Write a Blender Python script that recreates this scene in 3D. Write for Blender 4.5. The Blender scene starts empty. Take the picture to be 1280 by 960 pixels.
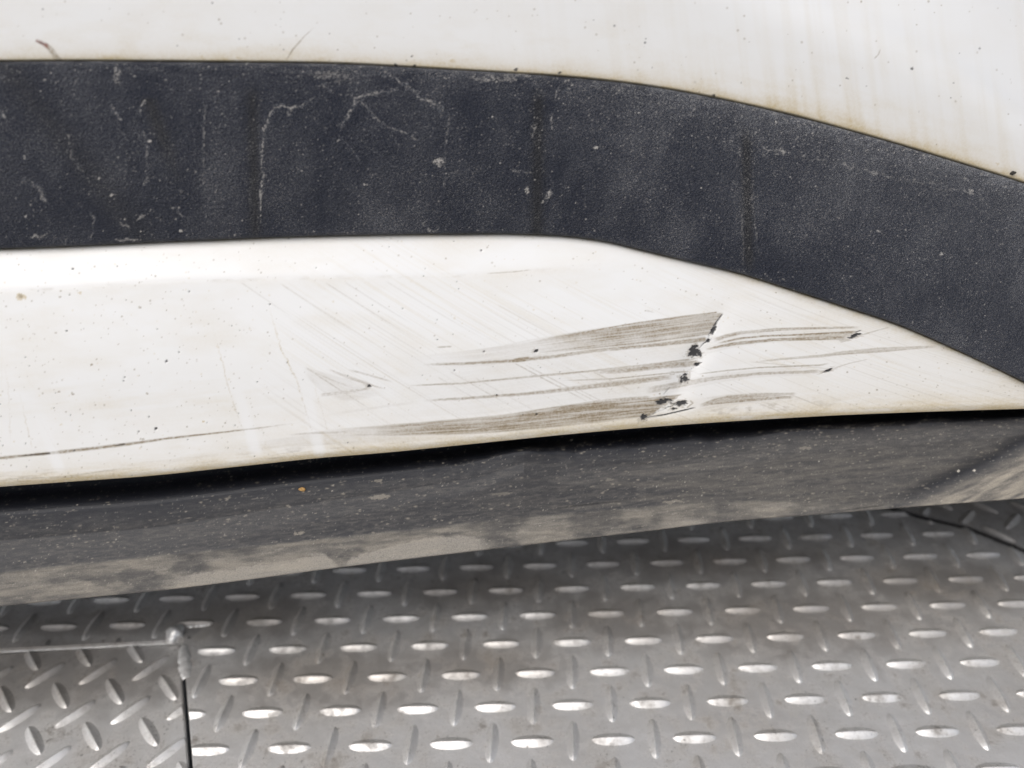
import bpy, bmesh, math, random
import numpy as np
from mathutils import Matrix, Vector

# ------------------------------------------------------------------ camera, sky, sun, exposure
sc = bpy.context.scene
CAM_H = 0.51003
FPX = 930.0
ROT = np.array([[0.999803613, 0.0169979365, 0.0101885288],
                [0.0, 0.514116022, -0.857720651],
                [-0.0198175671, 0.857552206, 0.514015056]])
cam_d = bpy.data.cameras.new("camera")
cam = bpy.data.objects.new("camera", cam_d)
sc.collection.objects.link(cam)
cam.matrix_world = Matrix([[*ROT[0], 0], [*ROT[1], 0], [*ROT[2], CAM_H], [0, 0, 0, 1]])
cam_d.sensor_width = 36.0
cam_d.lens = 36.0 * FPX / 1280.0
cam_d.clip_start = 0.02
cam_d.clip_end = 500
cam_d.dof.use_dof = True
cam_d.dof.focus_distance = 0.455
cam_d.dof.aperture_fstop = 4.2
sc.camera = cam

SUN_EL, SUN_AZ = math.radians(55), math.radians(212)      # azimuth clockwise from +Y
world = bpy.data.worlds.new("World")
sc.world = world
world.use_nodes = True
wn, wl = world.node_tree.nodes, world.node_tree.links
bg = wn["Background"]
sky = wn.new("ShaderNodeTexSky")
sky.sky_type = 'NISHITA'
sky.sun_disc = False
sky.sun_elevation = SUN_EL
sky.sun_rotation = SUN_AZ
sky.air_density = 1.0
sky.dust_density = 4.0
sky.ozone_density = 1.0
hs = wn.new("ShaderNodeHueSaturation")
hs.inputs["Saturation"].default_value = 0.50           # overcast: a milky sky
wl.new(sky.outputs[0], hs.inputs["Color"])
wl.new(hs.outputs[0], bg.inputs[0])
bg.inputs[1].default_value = 0.15

sun_d = bpy.data.lights.new("sun", 'SUN')
sun_d.energy = 1.5
sun_d.angle = math.radians(28)
sun_d.color = (1.0, 0.975, 0.94)
sun = bpy.data.objects.new("sun", sun_d)
sc.collection.objects.link(sun)
sdir = Vector((math.sin(SUN_AZ) * math.cos(SUN_EL), math.cos(SUN_AZ) * math.cos(SUN_EL), math.sin(SUN_EL)))
sun.rotation_euler = sdir.to_track_quat('Z', 'Y').to_euler()

sc.view_settings.view_transform = 'Standard'
sc.view_settings.look = 'None'
sc.view_settings.exposure = -0.07
sc.view_settings.gamma = 1.0

# ------------------------------------------------------------------ helpers
rng = np.random.default_rng(7)
random.seed(7)
CAMR = ROT @ np.diag([1, -1, -1])          # camera axes: right, down, forward
D0, RECEDE = 0.37, 0.11                    # the car's side: y = D0 + RECEDE * x + relief


def ray(px, py):
    v = np.stack([(px - 640) / FPX, (py - 480) / FPX, np.ones_like(px)], -1)
    return v @ CAMR.T


def on_body(px, py, off):
    d = ray(px, py)
    k = (D0 + off) / (d[..., 1] - RECEDE * d[..., 0])
    p = d * k[..., None]
    p[..., 2] += CAM_H
    return p


def on_deck(px, py):
    d = ray(np.array(float(px)), np.array(float(py)))
    k = -CAM_H / d[2]
    return d[0] * k, d[1] * k


def curve(pts):
    """smooth curve y(x) through points, straight beyond both ends"""
    P = np.array(pts, float)
    x, y = P[:, 0], P[:, 1]
    h = np.diff(x)
    s = np.diff(y) / h
    m = np.empty(len(x))
    m[1:-1] = (s[:-1] * h[1:] + s[1:] * h[:-1]) / (h[1:] + h[:-1])
    m[0], m[-1] = s[0], s[-1]

    def f(q):
        q = np.asarray(q, float)
        i = np.clip(np.searchsorted(x, q) - 1, 0, len(h) - 1)
        t = (q - x[i]) / h[i]
        tc = np.clip(t, 0, 1)
        r = ((2*tc**3 - 3*tc**2 + 1) * y[i] + (tc**3 - 2*tc**2 + tc) * h[i] * m[i]
             + (-2*tc**3 + 3*tc**2) * y[i+1] + (tc**3 - tc**2) * h[i] * m[i+1])
        r = np.where(q < x[0], y[0] + (q - x[0]) * m[0], r)
        return np.where(q > x[-1], y[-1] + (q - x[-1]) * m[-1], r)
    return f


TAB = rng.random((256, 256))


def vnoise(x, y, seed=0):
    x = np.asarray(x, float) + seed * 37.17
    y = np.asarray(y, float) + seed * 91.73
    xi, yi = np.floor(x).astype(int), np.floor(y).astype(int)
    fx, fy = x - xi, y - yi
    fx, fy = fx*fx*(3 - 2*fx), fy*fy*(3 - 2*fy)
    a, b = TAB[yi & 255, xi & 255], TAB[yi & 255, (xi + 1) & 255]
    c, d = TAB[(yi + 1) & 255, xi & 255], TAB[(yi + 1) & 255, (xi + 1) & 255]
    return (a*(1-fx) + b*fx)*(1-fy) + (c*(1-fx) + d*fx)*fy


def fbm(x, y, seed=0, octv=4):
    r, amp, tot = 0, 1.0, 0
    for o in range(octv):
        r = r + amp * vnoise(x * 2**o, y * 2**o, seed + o * 5)
        tot += amp
        amp *= .55
    return r / tot


def sstep(a, b, x):
    t = np.clip((x - a) / (b - a), 0, 1)
    return t*t*(3 - 2*t)


def softplus(x, w):
    return w * np.logaddexp(0, x / w)


XS = np.concatenate([np.arange(-900, -24, 12.0), np.arange(-24, 1304, 1.1), np.arange(1304, 1900, 12.0)])


class Wear:
    """wear masks kept per vertex of a panel; X, Y are the plan coordinates of its vertices"""
    def __init__(self, X, Y):
        self.X, self.Y = X, Y
        self.xs = X[0]
        self.wk = self.sk = 1.0
        self.m = {k: np.zeros_like(X) for k in "rgba"}

    def cols(self, x0, x1):
        return slice(int(np.searchsorted(self.xs, x0)), int(np.searchsorted(self.xs, x1)) + 1)

    def line(self, ch, pts, w, s, taper=(0, 0), rough=0.35, seed=0, add=False, soft=.7, wob=.10, broken=0.0):
        P = np.array(pts, float)
        ws = np.full(len(P), float(w)) if np.isscalar(w) else np.array(w, float)
        if ch == 'b': ws, s = ws*self.wk, s*self.sk
        mg = ws.max() + 3
        c = self.cols(P[:, 0].min() - mg, P[:, 0].max() + mg)
        X, Y = self.X[:, c], self.Y[:, c]
        if X.size == 0:
            return
        best = np.full(X.shape, 1e9)
        side = np.zeros_like(X)
        wl_, tt = np.ones_like(X), np.zeros_like(X)
        L = np.concatenate([[0], np.cumsum(np.hypot(*np.diff(P, axis=0).T))])
        jit = wob * max(ws.mean(), 1.0)
        jx = (vnoise(X/4, Y/4, 11 + seed) - .5) * jit
        jy = (vnoise(X/4, Y/4, 23 + seed) - .5) * jit
        for i in range(len(P) - 1):
            a, b = P[i], P[i+1]
            d = b - a
            t = np.clip(((X+jx - a[0])*d[0] + (Y+jy - a[1])*d[1]) / (d @ d + 1e-9), 0, 1)
            q = np.hypot(X+jx - a[0] - t*d[0], Y+jy - a[1] - t*d[1])
            k = q < best
            best = np.where(k, q, best)
            side = np.where(k, ((X - a[0])*d[1] - (Y - a[1])*d[0]) / (np.hypot(*d) + 1e-9), side)
            wl_ = np.where(k, ws[i] + (ws[i+1] - ws[i]) * t, wl_)
            tt = np.where(k, (L[i] + t*(L[i+1] - L[i])) / L[-1], tt)
        v = s * (1 - sstep(wl_*.5*(1-soft), wl_*.5 + .55, best))
        if taper[0]: v = v * sstep(0, taper[0], tt)
        if taper[1]: v = v * sstep(0, taper[1], 1 - tt)
        fib = .5*vnoise(tt*L[-1]/26, side/.9, 3 + seed) + .5*vnoise(X/2.4, Y/1.5, 7 + seed)
        v = v * (1 - rough + rough * 1.9 * fib).clip(0, 1.3)
        if broken: v = v * (1 - broken + broken*sstep(.40, .62, .55*vnoise(X/1.7, Y/1.7, 31 + seed) + .45*vnoise(X/9, Y/9, 37 + seed)))
        if add: self.m[ch][:, c] += v
        else: self.m[ch][:, c] = np.maximum(self.m[ch][:, c], v)

    def blob(self, ch, x, y, rx, ry, s, ang=0, rag=.5, seed=0, porous=0.0):
        R = max(rx, ry) * 1.8 + 2
        c = self.cols(x - R, x + R)
        X, Y = self.X[:, c] - x, self.Y[:, c] - y
        if X.size == 0:
            return
        ca, sa = math.cos(ang), math.sin(ang)
        u, v = (X*ca + Y*sa) / rx, (-X*sa + Y*ca) / ry
        r = np.hypot(u, v) + rag * 1.4 * (fbm((X + x)/max(2., rx*.6), (Y + y)/max(2., ry*.6), 40 + seed, 3) - .5) * 2
        self.m[ch][:, c] = np.maximum(self.m[ch][:, c], s * (1 - sstep(.75, 1.1, r)) * (1 - porous + porous*sstep(.42, .62, vnoise((X+x)/1.8, (Y+y)/1.5, 91))))

    def band(self, ch, top, bot, s, x0, x1, fade=(60, 20), grain=(70, 1.6), contrast=1.0, seed=0, cut=None):
        c = self.cols(x0, x1)
        X, Y = self.X[:, c], self.Y[:, c]
        a, b = top(X), bot(X)
        inside = sstep(-1.5, 1.5, Y - a) * sstep(-1.5, 1.5, b - Y)
        mid = (a + b) / 2
        n = fbm(X / grain[0], (Y - mid) / grain[1], 60 + seed, 3)
        n2 = fbm(X / 22, (Y - mid) / 9, 80 + seed, 3)
        f = inside * (.52 + contrast * .50*np.clip((n - .30) * 2.6, 0, 1)) * (.72 + .6 * (n2 - .2))
        f *= sstep(x0, x0 + fade[0], X) * sstep(x1, x1 - fade[1], X)
        if cut: f = f * sstep(2, -3, X - (cut[0] - cut[2]*(Y - cut[1])) + 5*(vnoise(X/3, Y/3, 5) - .5))
        self.m[ch][:, c] = np.maximum(self.m[ch][:, c], s * np.clip(f, 0, 1.2))

    def specks(self, ch, n, r=(.4, 1.1), s=(.4, 1), fn=None, x=(-20, 1300), stretch=1.0):
        cnt = 0
        ylo, yhi = self.Y.min(0), self.Y.max(0)
        for _ in range(n):
            px = rng.uniform(*x)
            j = int(np.searchsorted(self.xs, px))
            if j >= len(self.xs): continue
            py = rng.uniform(ylo[j], yhi[j])
            if fn is not None and rng.random() > fn(px, py): continue
            rr = r[0] + (r[1] - r[0]) * rng.random()**3
            c = self.cols(px - rr*stretch - 1.2, px + rr*stretch + 1.2)
            d = np.hypot((self.X[:, c] - px)/stretch, self.Y[:, c] - py)
            v = rng.uniform(*s) * (1 - sstep(rr*.5, rr + .6, d))
            self.m[ch][:, c] = np.maximum(self.m[ch][:, c], v)


def grid_object(name, P, wear, mat, parent):
    """P: rows x cols x 3"""
    nr, nc = P.shape[:2]
    me = bpy.data.meshes.new(name)
    me.vertices.add(nr * nc)
    me.vertices.foreach_set("co", P.reshape(-1).astype(np.float32))
    idx = np.arange(nr * nc).reshape(nr, nc)
    q = np.stack([idx[1:, :-1], idx[1:, 1:], idx[:-1, 1:], idx[:-1, :-1]], -1).reshape(-1)
    nf = (nr - 1) * (nc - 1)
    me.loops.add(nf * 4)
    me.loops.foreach_set("vertex_index", q.astype(np.int32))
    me.polygons.add(nf)
    me.polygons.foreach_set("loop_start", np.arange(0, nf*4, 4, dtype=np.int32))
    me.polygons.foreach_set("use_smooth", np.ones(nf, dtype=bool))
    me.update()
    if wear is not None:
        at = me.attributes.new("wear", 'FLOAT_COLOR', 'POINT')
        col = np.stack([np.clip(wear[k], 0, 1) for k in "rgba"], -1)
        at.data.foreach_set("color", col.reshape(-1).astype(np.float32))
    me.materials.append(mat)
    o = bpy.data.objects.new(name, me)
    sc.collection.objects.link(o)
    o.parent = parent
    return o


def mesh_object(name, bm, mat, parent=None, smooth=False):
    me = bpy.data.meshes.new(name)
    bm.to_mesh(me)
    bm.free()
    if smooth:
        me.polygons.foreach_set("use_smooth", np.ones(len(me.polygons), dtype=bool))
    me.materials.append(mat)
    o = bpy.data.objects.new(name, me)
    sc.collection.objects.link(o)
    if parent: o.parent = parent
    return o


# ------------------------------------------------------------------ materials
class NT:
    def __init__(self, name):
        self.mat = bpy.data.materials.new(name)
        self.mat.use_nodes = True
        self.n, self.l = self.mat.node_tree.nodes, self.mat.node_tree.links
        self.bsdf = self.n["Principled BSDF"]

    def node(self, t, **kw):
        nd = self.n.new("ShaderNode" + t)
        for k, v in kw.items(): setattr(nd, k, v)
        return nd

    def put(self, sock, v):
        if isinstance(v, bpy.types.NodeSocket): self.l.new(v, sock)
        elif isinstance(v, (tuple, list)) and len(v) == 3 and sock.type == 'RGBA': sock.default_value = (*v, 1)
        else: sock.default_value = v

    def set(self, name, v): self.put(self.bsdf.inputs[name], v)

    def math(self, op, a, b=0.0, c=0.0, clamp=False):
        nd = self.node("Math", operation=op, use_clamp=clamp)
        for i, v in enumerate((a, b, c)): self.put(nd.inputs[i], v)
        return nd.outputs[0]

    def mix(self, f, a, b):
        nd = self.node("Mix", data_type='RGBA')
        self.put(nd.inputs[0], f); self.put(nd.inputs[6], a); self.put(nd.inputs[7], b)
        return nd.outputs[2]

    def ramp(self, f, lo, hi, a=0.0, b=1.0):
        nd = self.node("MapRange", clamp=True)
        for i, v in enumerate((f, lo, hi, a, b)): self.put(nd.inputs[i], v)
        return nd.outputs[0]

    def coords(self, scale=(1, 1, 1), rot=(0, 0, 0), world=False):
        tc = self.node("NewGeometry" if world else "TexCoord")
        mp = self.node("Mapping")
        mp.inputs["Scale"].default_value = scale
        mp.inputs["Rotation"].default_value = rot
        self.l.new(tc.outputs["Position" if world else "Object"], mp.inputs[0])
        return mp.outputs[0]

    def noise(self, co, scale, detail=4, rough=.55):
        nd = self.node("TexNoise")
        self.put(nd.inputs["Vector"], co)
        nd.inputs["Scale"].default_value = scale
        nd.inputs["Detail"].default_value = detail
        nd.inputs["Roughness"].default_value = rough
        return nd.outputs[0]

    def voronoi(self, co, scale, feature='F1', rand=1.0):
        nd = self.node("TexVoronoi", feature=feature)
        self.put(nd.inputs["Vector"], co)
        nd.inputs["Scale"].default_value = scale
        nd.inputs["Randomness"].default_value = rand
        return nd.outputs["Distance"]

    def bump(self, h, dist, strength=1.0, prev=None):
        nd = self.node("Bump")
        nd.inputs["Strength"].default_value = strength
        nd.inputs["Distance"].default_value = dist
        self.put(nd.inputs["Height"], h)
        if prev is not None: self.put(nd.inputs["Normal"], prev)
        return nd.outputs[0]

    def wear(self):
        a = self.node("Attribute", attribute_name="wear")
        s = self.node("SeparateColor")
        self.l.new(a.outputs["Color"], s.inputs[0])
        return s.outputs[0], s.outputs[1], s.outputs[2], a.outputs["Alpha"]


def paint_material():
    t = NT("white_paint")
    dirt, dark, scuff, rust = t.wear()
    co = t.coords()
    film = t.noise(co, 14, 5, .6)
    fine = t.noise(co, 700, 2, .6)
    c = t.mix(t.ramp(film, .35, .75, 0, .10), (.735, .735, .73), (.59, .56, .505))
    c = t.mix(t.math('MULTIPLY', dirt, t.ramp(fine, .3, .7, .75, 1.1), clamp=True), c, (.50, .415, .26))
    c = t.mix(t.math('MULTIPLY', scuff, t.ramp(fine, .3, .7, .8, 1.1), clamp=True), c, (.235, .187, .122))
    c = t.mix(rust, c, (.20, .075, .05))
    c = t.mix(dark, c, (.018, .018, .021))
    t.set("Base Color", c)
    w = t.math('MAXIMUM', dirt, t.math('MAXIMUM', scuff, dark))
    t.set("Roughness", t.ramp(w, 0, .6, .30, .7))
    t.set("Coat Weight", t.ramp(w, 0, .5, .4, 0.0))
    t.set("Coat Roughness", .14)
    t.set("Normal", t.bump(fine, .00006, .35))
    return t.mat


def trim_material():
    t = NT("grained_plastic")
    dust, dark, speck, bare = t.wear()
    co = t.coords((1, 1, 1.5))
    v1 = t.voronoi(co, 860, 'SMOOTH_F1')
    n1 = t.noise(co, 1100, 3, .6)
    n2 = t.noise(t.coords(), 1500, 2, .7)
    film = t.noise(t.coords(), 22, 5, .65)
    c = t.mix(t.ramp(film, .3, .7, 0, .25), (.0038, .0066, .0170), (.0130, .0182, .034))
    # dust lies on the raised grain first
    lay = t.math('MULTIPLY', dust, t.ramp(n2, .42, .62, .25, 1.25), clamp=True)
    c = t.mix(lay, c, (.22, .225, .24))
    c = t.mix(dark, c, (.010, .0105, .013))
    n3 = t.noise(t.coords((1, 1, 1.3)), 2100, 2, .75)
    pin = t.math('MULTIPLY', t.ramp(n3, .56, .67), t.ramp(t.math('ADD', dust, t.ramp(film, .35, .7, 0, .22)), .02, .35, 0.0, .62))
    c = t.mix(pin, c, (.42, .40, .37))
    c = t.mix(t.math('MULTIPLY', speck, t.ramp(n2, .35, .55, .35, 1.1), clamp=True), c, (.55, .52, .48))
    t.set("Base Color", c)
    t.set("Roughness", t.ramp(dust, 0, .5, .48, .8))
    t.set("Specular IOR Level", .26)
    h = t.math('ADD', t.math('MULTIPLY', v1, 1.0), t.math('MULTIPLY', n1, .8))
    t.set("Normal", t.bump(h, .0014, .85))
    return t.mat


def lip_material():
    t = NT("dusty_plastic")
    dust, dark, speck, tan = t.wear()
    co = t.coords((1, 1, 1))
    st = t.noise(t.coords((230, 400, 1100), (0, math.radians(5), 0)), 1.0, 4, .65)
    gr = t.noise(co, 1300, 3, .7)
    c = t.mix(t.ramp(st, .3, .7, .05, .28), (.0100, .0118, .0185), (.033, .034, .038))
    c = t.mix(t.math('MULTIPLY', dust, t.ramp(gr, .3, .7, .6, 1.2), clamp=True), c, (.27, .25, .22))
    c = t.mix(t.math('MULTIPLY', tan, t.ramp(gr, .3, .7, .7, 1.1), clamp=True), c, (.33, .295, .24))
    c = t.mix(dark, c, (.009, .009, .010))
    c = t.mix(speck, c, (.55, .51, .44))
    t.set("Base Color", c)
    t.set("Roughness", t.ramp(dust, 0, .5, .5, .85))
    t.set("Specular IOR Level", .4)
    h = t.math('ADD', t.math('MULTIPLY', st, .6), gr)
    t.set("Normal", t.bump(h, .0004, .6))
    return t.mat


STAIN_SHADE = [(620, 735, .10, .030), (420, 848, .10, .030), (765, 772, .07, .035), (1000, 770, .13, .045), (300, 770, .08, .03), (880, 700, .12, .03), (600, 830, .07, .022), (1180, 730, .10, .03), (100, 780, .10, .022), (20, 850, .05, .03), (1250, 630, .14, .06), (110, 845, .09, .03), (60, 820, .09, .03)]


def metal_material(name="tread_metal"):
    t = NT(name)
    co = t.coords(world=True)
    big = t.noise(co, 9, 4, .55)
    mid = t.noise(co, 45, 6, .62)
    fine = t.noise(co, 420, 4, .65)
    rub = t.noise(t.coords((60, 260, 60), (0, 0, math.radians(8)), True), 1.0, 4, .6)
    c = t.mix(t.ramp(mid, .38, .70, 0, .8), (.82, .815, .81), (.58, .565, .54))
    c = t.mix(t.ramp(rub, .55, .72, 0, .35), c, (.90, .89, .88))
    grime = t.math('MULTIPLY', t.ramp(mid, .52, .66), t.ramp(big, .42, .62))
    grime = t.math('MAXIMUM', grime, t.math('MULTIPLY', t.ramp(t.noise(co, 70, 6, .72), .50, .66), t.ramp(mid, .40, .60, .25, 1.0)))
    c = t.mix(t.math('MULTIPLY', grime, .80), c, (.075, .058, .043))
    stain_shade = None
    for (px, py, rx, ry) in STAIN_SHADE:                          # brown smudges, and shade under the car painted into the deck colour
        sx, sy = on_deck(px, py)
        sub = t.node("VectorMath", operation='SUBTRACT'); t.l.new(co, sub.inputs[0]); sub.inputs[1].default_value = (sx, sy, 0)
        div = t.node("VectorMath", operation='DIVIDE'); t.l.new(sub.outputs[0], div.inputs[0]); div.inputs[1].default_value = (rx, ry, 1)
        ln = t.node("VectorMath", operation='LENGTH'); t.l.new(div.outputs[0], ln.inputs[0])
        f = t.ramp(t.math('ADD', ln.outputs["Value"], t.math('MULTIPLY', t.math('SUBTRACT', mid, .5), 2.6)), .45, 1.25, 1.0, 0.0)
        stain_shade = f if stain_shade is None else t.math('MAXIMUM', stain_shade, f)
    c = t.mix(t.math('MULTIPLY', stain_shade, .48), c, (.17, .132, .10))
    c = t.mix(t.ramp(big, .35, .65, 0, .30), c, (.46, .42, .37))
    pit = t.math('MULTIPLY', t.ramp(fine, .61, .69), t.ramp(mid, .45, .55))
    c = t.mix(t.math('MULTIPLY', pit, .8), c, (.035, .03, .026))
    t.set("Base Color", c)
    t.set("Metallic", t.ramp(grime, 0, 1, .64, .15))
    r = t.math('ADD', t.ramp(mid, .3, .7, .43, .58), t.math('MULTIPLY', grime, .25))
    t.set("Roughness", r)
    b = t.bump(fine, .00035, .35)
    b = t.bump(big, .006, .5, b)
    t.set("Normal", b)
    return t.mat


def plain_material(name, col, rough=.6, metallic=0.0, nscale=300, amp=.3, dist=.0005):
    t = NT(name)
    n = t.noise(t.coords(), nscale, 4, .6)
    t.set("Base Color", t.mix(t.ramp(n, .3, .7, 0, 1), tuple(x*(1-amp) for x in col), tuple(min(1, x*(1+amp)) for x in col)))
    t.set("Roughness", rough)
    t.set("Metallic", metallic)
    t.set("Normal", t.bump(n, dist, .6))
    return t.mat


M_PAINT, M_TRIM, M_LIP = paint_material(), trim_material(), lip_material()
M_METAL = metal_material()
M_WELD = plain_material("weld_metal", (.80, .79, .77), .34, .45, 260, .2, .0008)
M_UNDER = plain_material("underbody_black", (.012, .012, .013), .8)
M_GROUND = plain_material("asphalt", (.05, .05, .05), .9, 0, 60, .35, .004)
M_CRUMB = plain_material("dry_leaf", (.42, .25, .09), .8, 0, 900, .4)
M_SEED = plain_material("dark_grit", (.03, .026, .022), .8, 0, 900, .4)

# ------------------------------------------------------------------ ground and deck plates
bm = bmesh.new()
bmesh.ops.create_grid(bm, x_segments=4, y_segments=4, size=150)
for v in bm.verts: v.co.z = -1.0
g = mesh_object("ground", bm, M_GROUND)
g["kind"] = "structure"


def thing(name, label, cat, group=None, loc=(0, 0, 0)):
    o = bpy.data.objects.new(name, None)
    o.empty_display_size = .05
    sc.collection.objects.link(o)
    o.location = loc
    o["label"], o["category"] = label, cat
    if group: o["group"] = group
    return o


def slab(outline, z1, z0):
    bm = bmesh.new()
    top = [bm.verts.new((x, y, z1)) for x, y in outline]
    bot = [bm.verts.new((x, y, z0)) for x, y in outline]
    bm.faces.new(top)
    bm.faces.new(bot[::-1])
    n = len(outline)
    for i in range(n):
        bm.faces.new((top[i], bot[i], bot[(i+1) % n], top[(i+1) % n]))
    bmesh.ops.recalc_face_normals(bm, faces=bm.faces)
    ed = [e for e in bm.edges if abs(e.verts[0].co.z - z1) < 1e-6 and abs(e.verts[1].co.z - z1) < 1e-6]
    bmesh.ops.bevel(bm, geom=ed, offset=.0009, segments=2, affect='EDGES')
    bmesh.ops.triangulate(bm, faces=[f for f in bm.faces if len(f.verts) > 4])
    return bm


NOTCH = [on_deck(0, 812), on_deck(228, 801)]
c0 = NOTCH[1]                                               # corner of the cut
e1 = on_deck(236, 880)
e2 = on_deck(241, 960)
lx = lambda y: c0[0] + (e2[0] - c0[0]) * (y - c0[1]) / (e2[1] - c0[1])     # right-hand edge of the cut
ny = lambda x: c0[1] + (NOTCH[0][1] - c0[1]) * (x - c0[0]) / (NOTCH[0][0] - c0[0])
rp = [on_deck(1095, 632), on_deck(1150, 648), on_deck(1210, 662), on_deck(1280, 690)]
# seam at the right-hand back: through these points, carried on
seamA = (rp[0][0] - .32, rp[0][1] + .06)
seamB = (rp[3][0] + .30, rp[3][1] - .17)
yfront = -1.2
main_outline = [(lx(yfront), yfront), (2.0, yfront), (2.0, seamB[1] - .5), seamB, rp[3], rp[2], rp[1], rp[0], seamA, (seamA[0] - .1, 2.2), (-2.0, 2.2), (-2.0, ny(-2.0)), c0]
main_plate = thing("tread_plate", "wide grey diamond tread plate with straight rows of bars under the bumper", "metal plate")
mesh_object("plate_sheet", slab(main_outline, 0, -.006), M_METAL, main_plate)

GAP = .0060
left_outline = [(-2.0, yfront), (lx(yfront) - GAP, yfront), (c0[0] - GAP*.6, c0[1] - .001), (-2.0, ny(-2.0) - .001)]
LZ = -.0040
left_plate = thing("tread_plate", "smaller sunken tread plate with slanted bars at the lower left corner", "metal plate")
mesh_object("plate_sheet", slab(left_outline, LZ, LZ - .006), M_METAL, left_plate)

RZ = -.0012
gr = .006
right_outline = [(p[0] + gr*.5, p[1] + gr) for p in (seamA, rp[0], rp[1], rp[2], rp[3], seamB)]
right_outline = right_outline + [(2.0, seamB[1] - .49), (2.0, 2.2), (seamA[0] - .09, 2.2)]
right_plate = thing("tread_plate", "dark tread plate with slanted bars behind the seam at far right", "metal plate")
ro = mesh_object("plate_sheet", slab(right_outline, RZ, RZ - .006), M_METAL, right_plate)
ro.data.materials.append(M_UNDER)                           # its cut edge is caked with black dirt
for p in ro.data.polygons:
    if abs(p.normal.z) < .6: p.material_index = 1


def bar_mesh(L=.0330, W=.0108, H=.0028, nu=14, nv=12):
    """one rolled bar: a crest with hollow flanks that run out into the plate"""
    bm = bmesh.new()
    rows = []
    for i in range(nu + 1):
        u = -1 + 2*i/nu
        u = math.copysign(abs(u)**.80, u)
        w = W/2 * (max(0, 1 - abs(u)**2.4))**.60 + .0002
        r = []
        for j in range(nv + 1):
            s = -1 + 2*j/nv
            s = math.copysign(abs(s)**1.35, s)
            c = (math.sqrt(s*s + .012) - .1095) / (1.006 - .1095)
            z = H * (max(0, 1 - abs(u)**2.6))**.62 * max(0, 1 - c)**1.9
            r.append(bm.verts.new((u*L/2, s*w, z + .00012 - (.0004 if abs(s) == 1 or abs(u) == 1 else 0))))
        rows.append(r)
    for i in range(nu):
        for j in range(nv):
            bm.faces.new((rows[i][j], rows[i+1][j], rows[i+1][j+1], rows[i][j+1]))
    return bm


bm = bar_mesh()
bar_me = bpy.data.meshes.new("raised_bar")
bm.to_mesh(bar_me); bm.free()
bar_me.polygons.foreach_set("use_smooth", np.ones(len(bar_me.polygons), dtype=bool))
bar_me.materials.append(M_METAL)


def px_of(x, y, z):
    c = CAMR.T @ np.array([x, y, z - CAM_H])
    if c[2] < .05: return (-9999, -9999)
    return (640 + FPX*c[0]/c[2], 480 + FPX*c[1]/c[2])


def inside_poly(x, y, poly):
    r = False
    n = len(poly)
    for i in range(n):
        (x1, y1), (x2, y2) = poly[i], poly[(i+1) % n]
        if (y1 > y) != (y2 > y) and x < (x2-x1)*(y-y1)/(y2-y1) + x1: r = not r
    return r


def lay_bars(plate, outline, places, z):
    """places: (x, y, angle). The bars in view are parts; those beyond the frame are one joined part."""
    rest = bmesh.new()
    n = 0
    for (x, y, a) in places:
        ca, sa = math.cos(a)*.0155, math.sin(a)*.0155
        ends = [inside_poly(x + k*ca, y + k*sa, outline) for k in (-1, 0, 1)]
        if not any(ends): continue
        px, py = px_of(x, y, z)
        seen = -30 < px < 1310 and 590 < py < 985
        if seen and py < LIPB(px) - 22: seen = False
        Mx = Matrix.Translation((x, y, z)) @ Matrix.Rotation(a, 4, 'Z')
        if not all(ends):                                    # cut by the plate's edge
            b2 = bmesh.new(); b2.from_mesh(bar_me); b2.transform(Mx)
            for i in range(len(outline)):
                p, q = Vector((*outline[i], 0)), Vector((*outline[(i+1) % len(outline)], 0))
                d = q - p
                nrm = Vector((d.y, -d.x, 0)).normalized()
                t = ((x-p.x)*d.x + (y-p.y)*d.y) / d.length_squared
                if -.02/d.length < t < 1 + .02/d.length and abs((Vector((x, y, 0)) - p).dot(nrm)) < .019:
                    if not inside_poly(*(Vector((p+d*min(max(t, .02), .98))) - nrm*.0005).xy, outline): nrm = -nrm
                    bmesh.ops.bisect_plane(b2, geom=b2.verts[:] + b2.edges[:] + b2.faces[:], plane_co=p - nrm*.0008, plane_no=nrm, clear_outer=True)
            if not b2.faces:
                b2.free(); continue
            if seen:
                me = bpy.data.meshes.new("raised_bar"); b2.to_mesh(me)
                me.polygons.foreach_set("use_smooth", np.ones(len(me.polygons), dtype=bool))
                me.materials.append(M_METAL)
                o = bpy.data.objects.new("raised_bar", me); sc.collection.objects.link(o); o.parent = plate; n += 1
            b2.free()
            continue
        if seen and n < 300:
            o = bpy.data.objects.new("raised_bar", bar_me)
            sc.collection.objects.link(o)
            o.parent = plate
            o.matrix_local = Mx
            n += 1
        else:
            k = len(rest.verts)
            rest.from_mesh(bar_me)
            rest.verts.ensure_lookup_table()
            bmesh.ops.transform(rest, matrix=Mx, verts=rest.verts[k:])
    if len(rest.faces):
        o = mesh_object("raised_bars", rest, M_METAL, plate, True)
        o["kind"] = "stuff"
    return n


LIPB = curve([(0, 757), (100, 747), (202, 737), (300, 725), (412, 710), (500, 699), (610, 686), (730, 672), (800, 664), (900, 652), (1025, 642), (1150, 632), (1280, 622)])

P_ = .06
U = np.array([.99990502, .0137820388]) * P_
V = np.array([-.0630898735, -.997801069]) * P_
O = np.array([-.16365143, .5133942])
pl = []
for i in range(-26, 34):
    for j in range(-14, 20):
        q = O + U*(i/2.0) + V*(j/2.0)
        if (i + j) % 2 == 0: pl.append((q[0], q[1], math.atan2(U[1], U[0])))
        else: pl.append((q[0], q[1], math.atan2(V[1], V[0])))
pl = [p for p in pl if -.72 < p[0] < .85 and .08 < p[1] < .85]
n_main = lay_bars(main_plate, main_outline, pl, 0)

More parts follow.
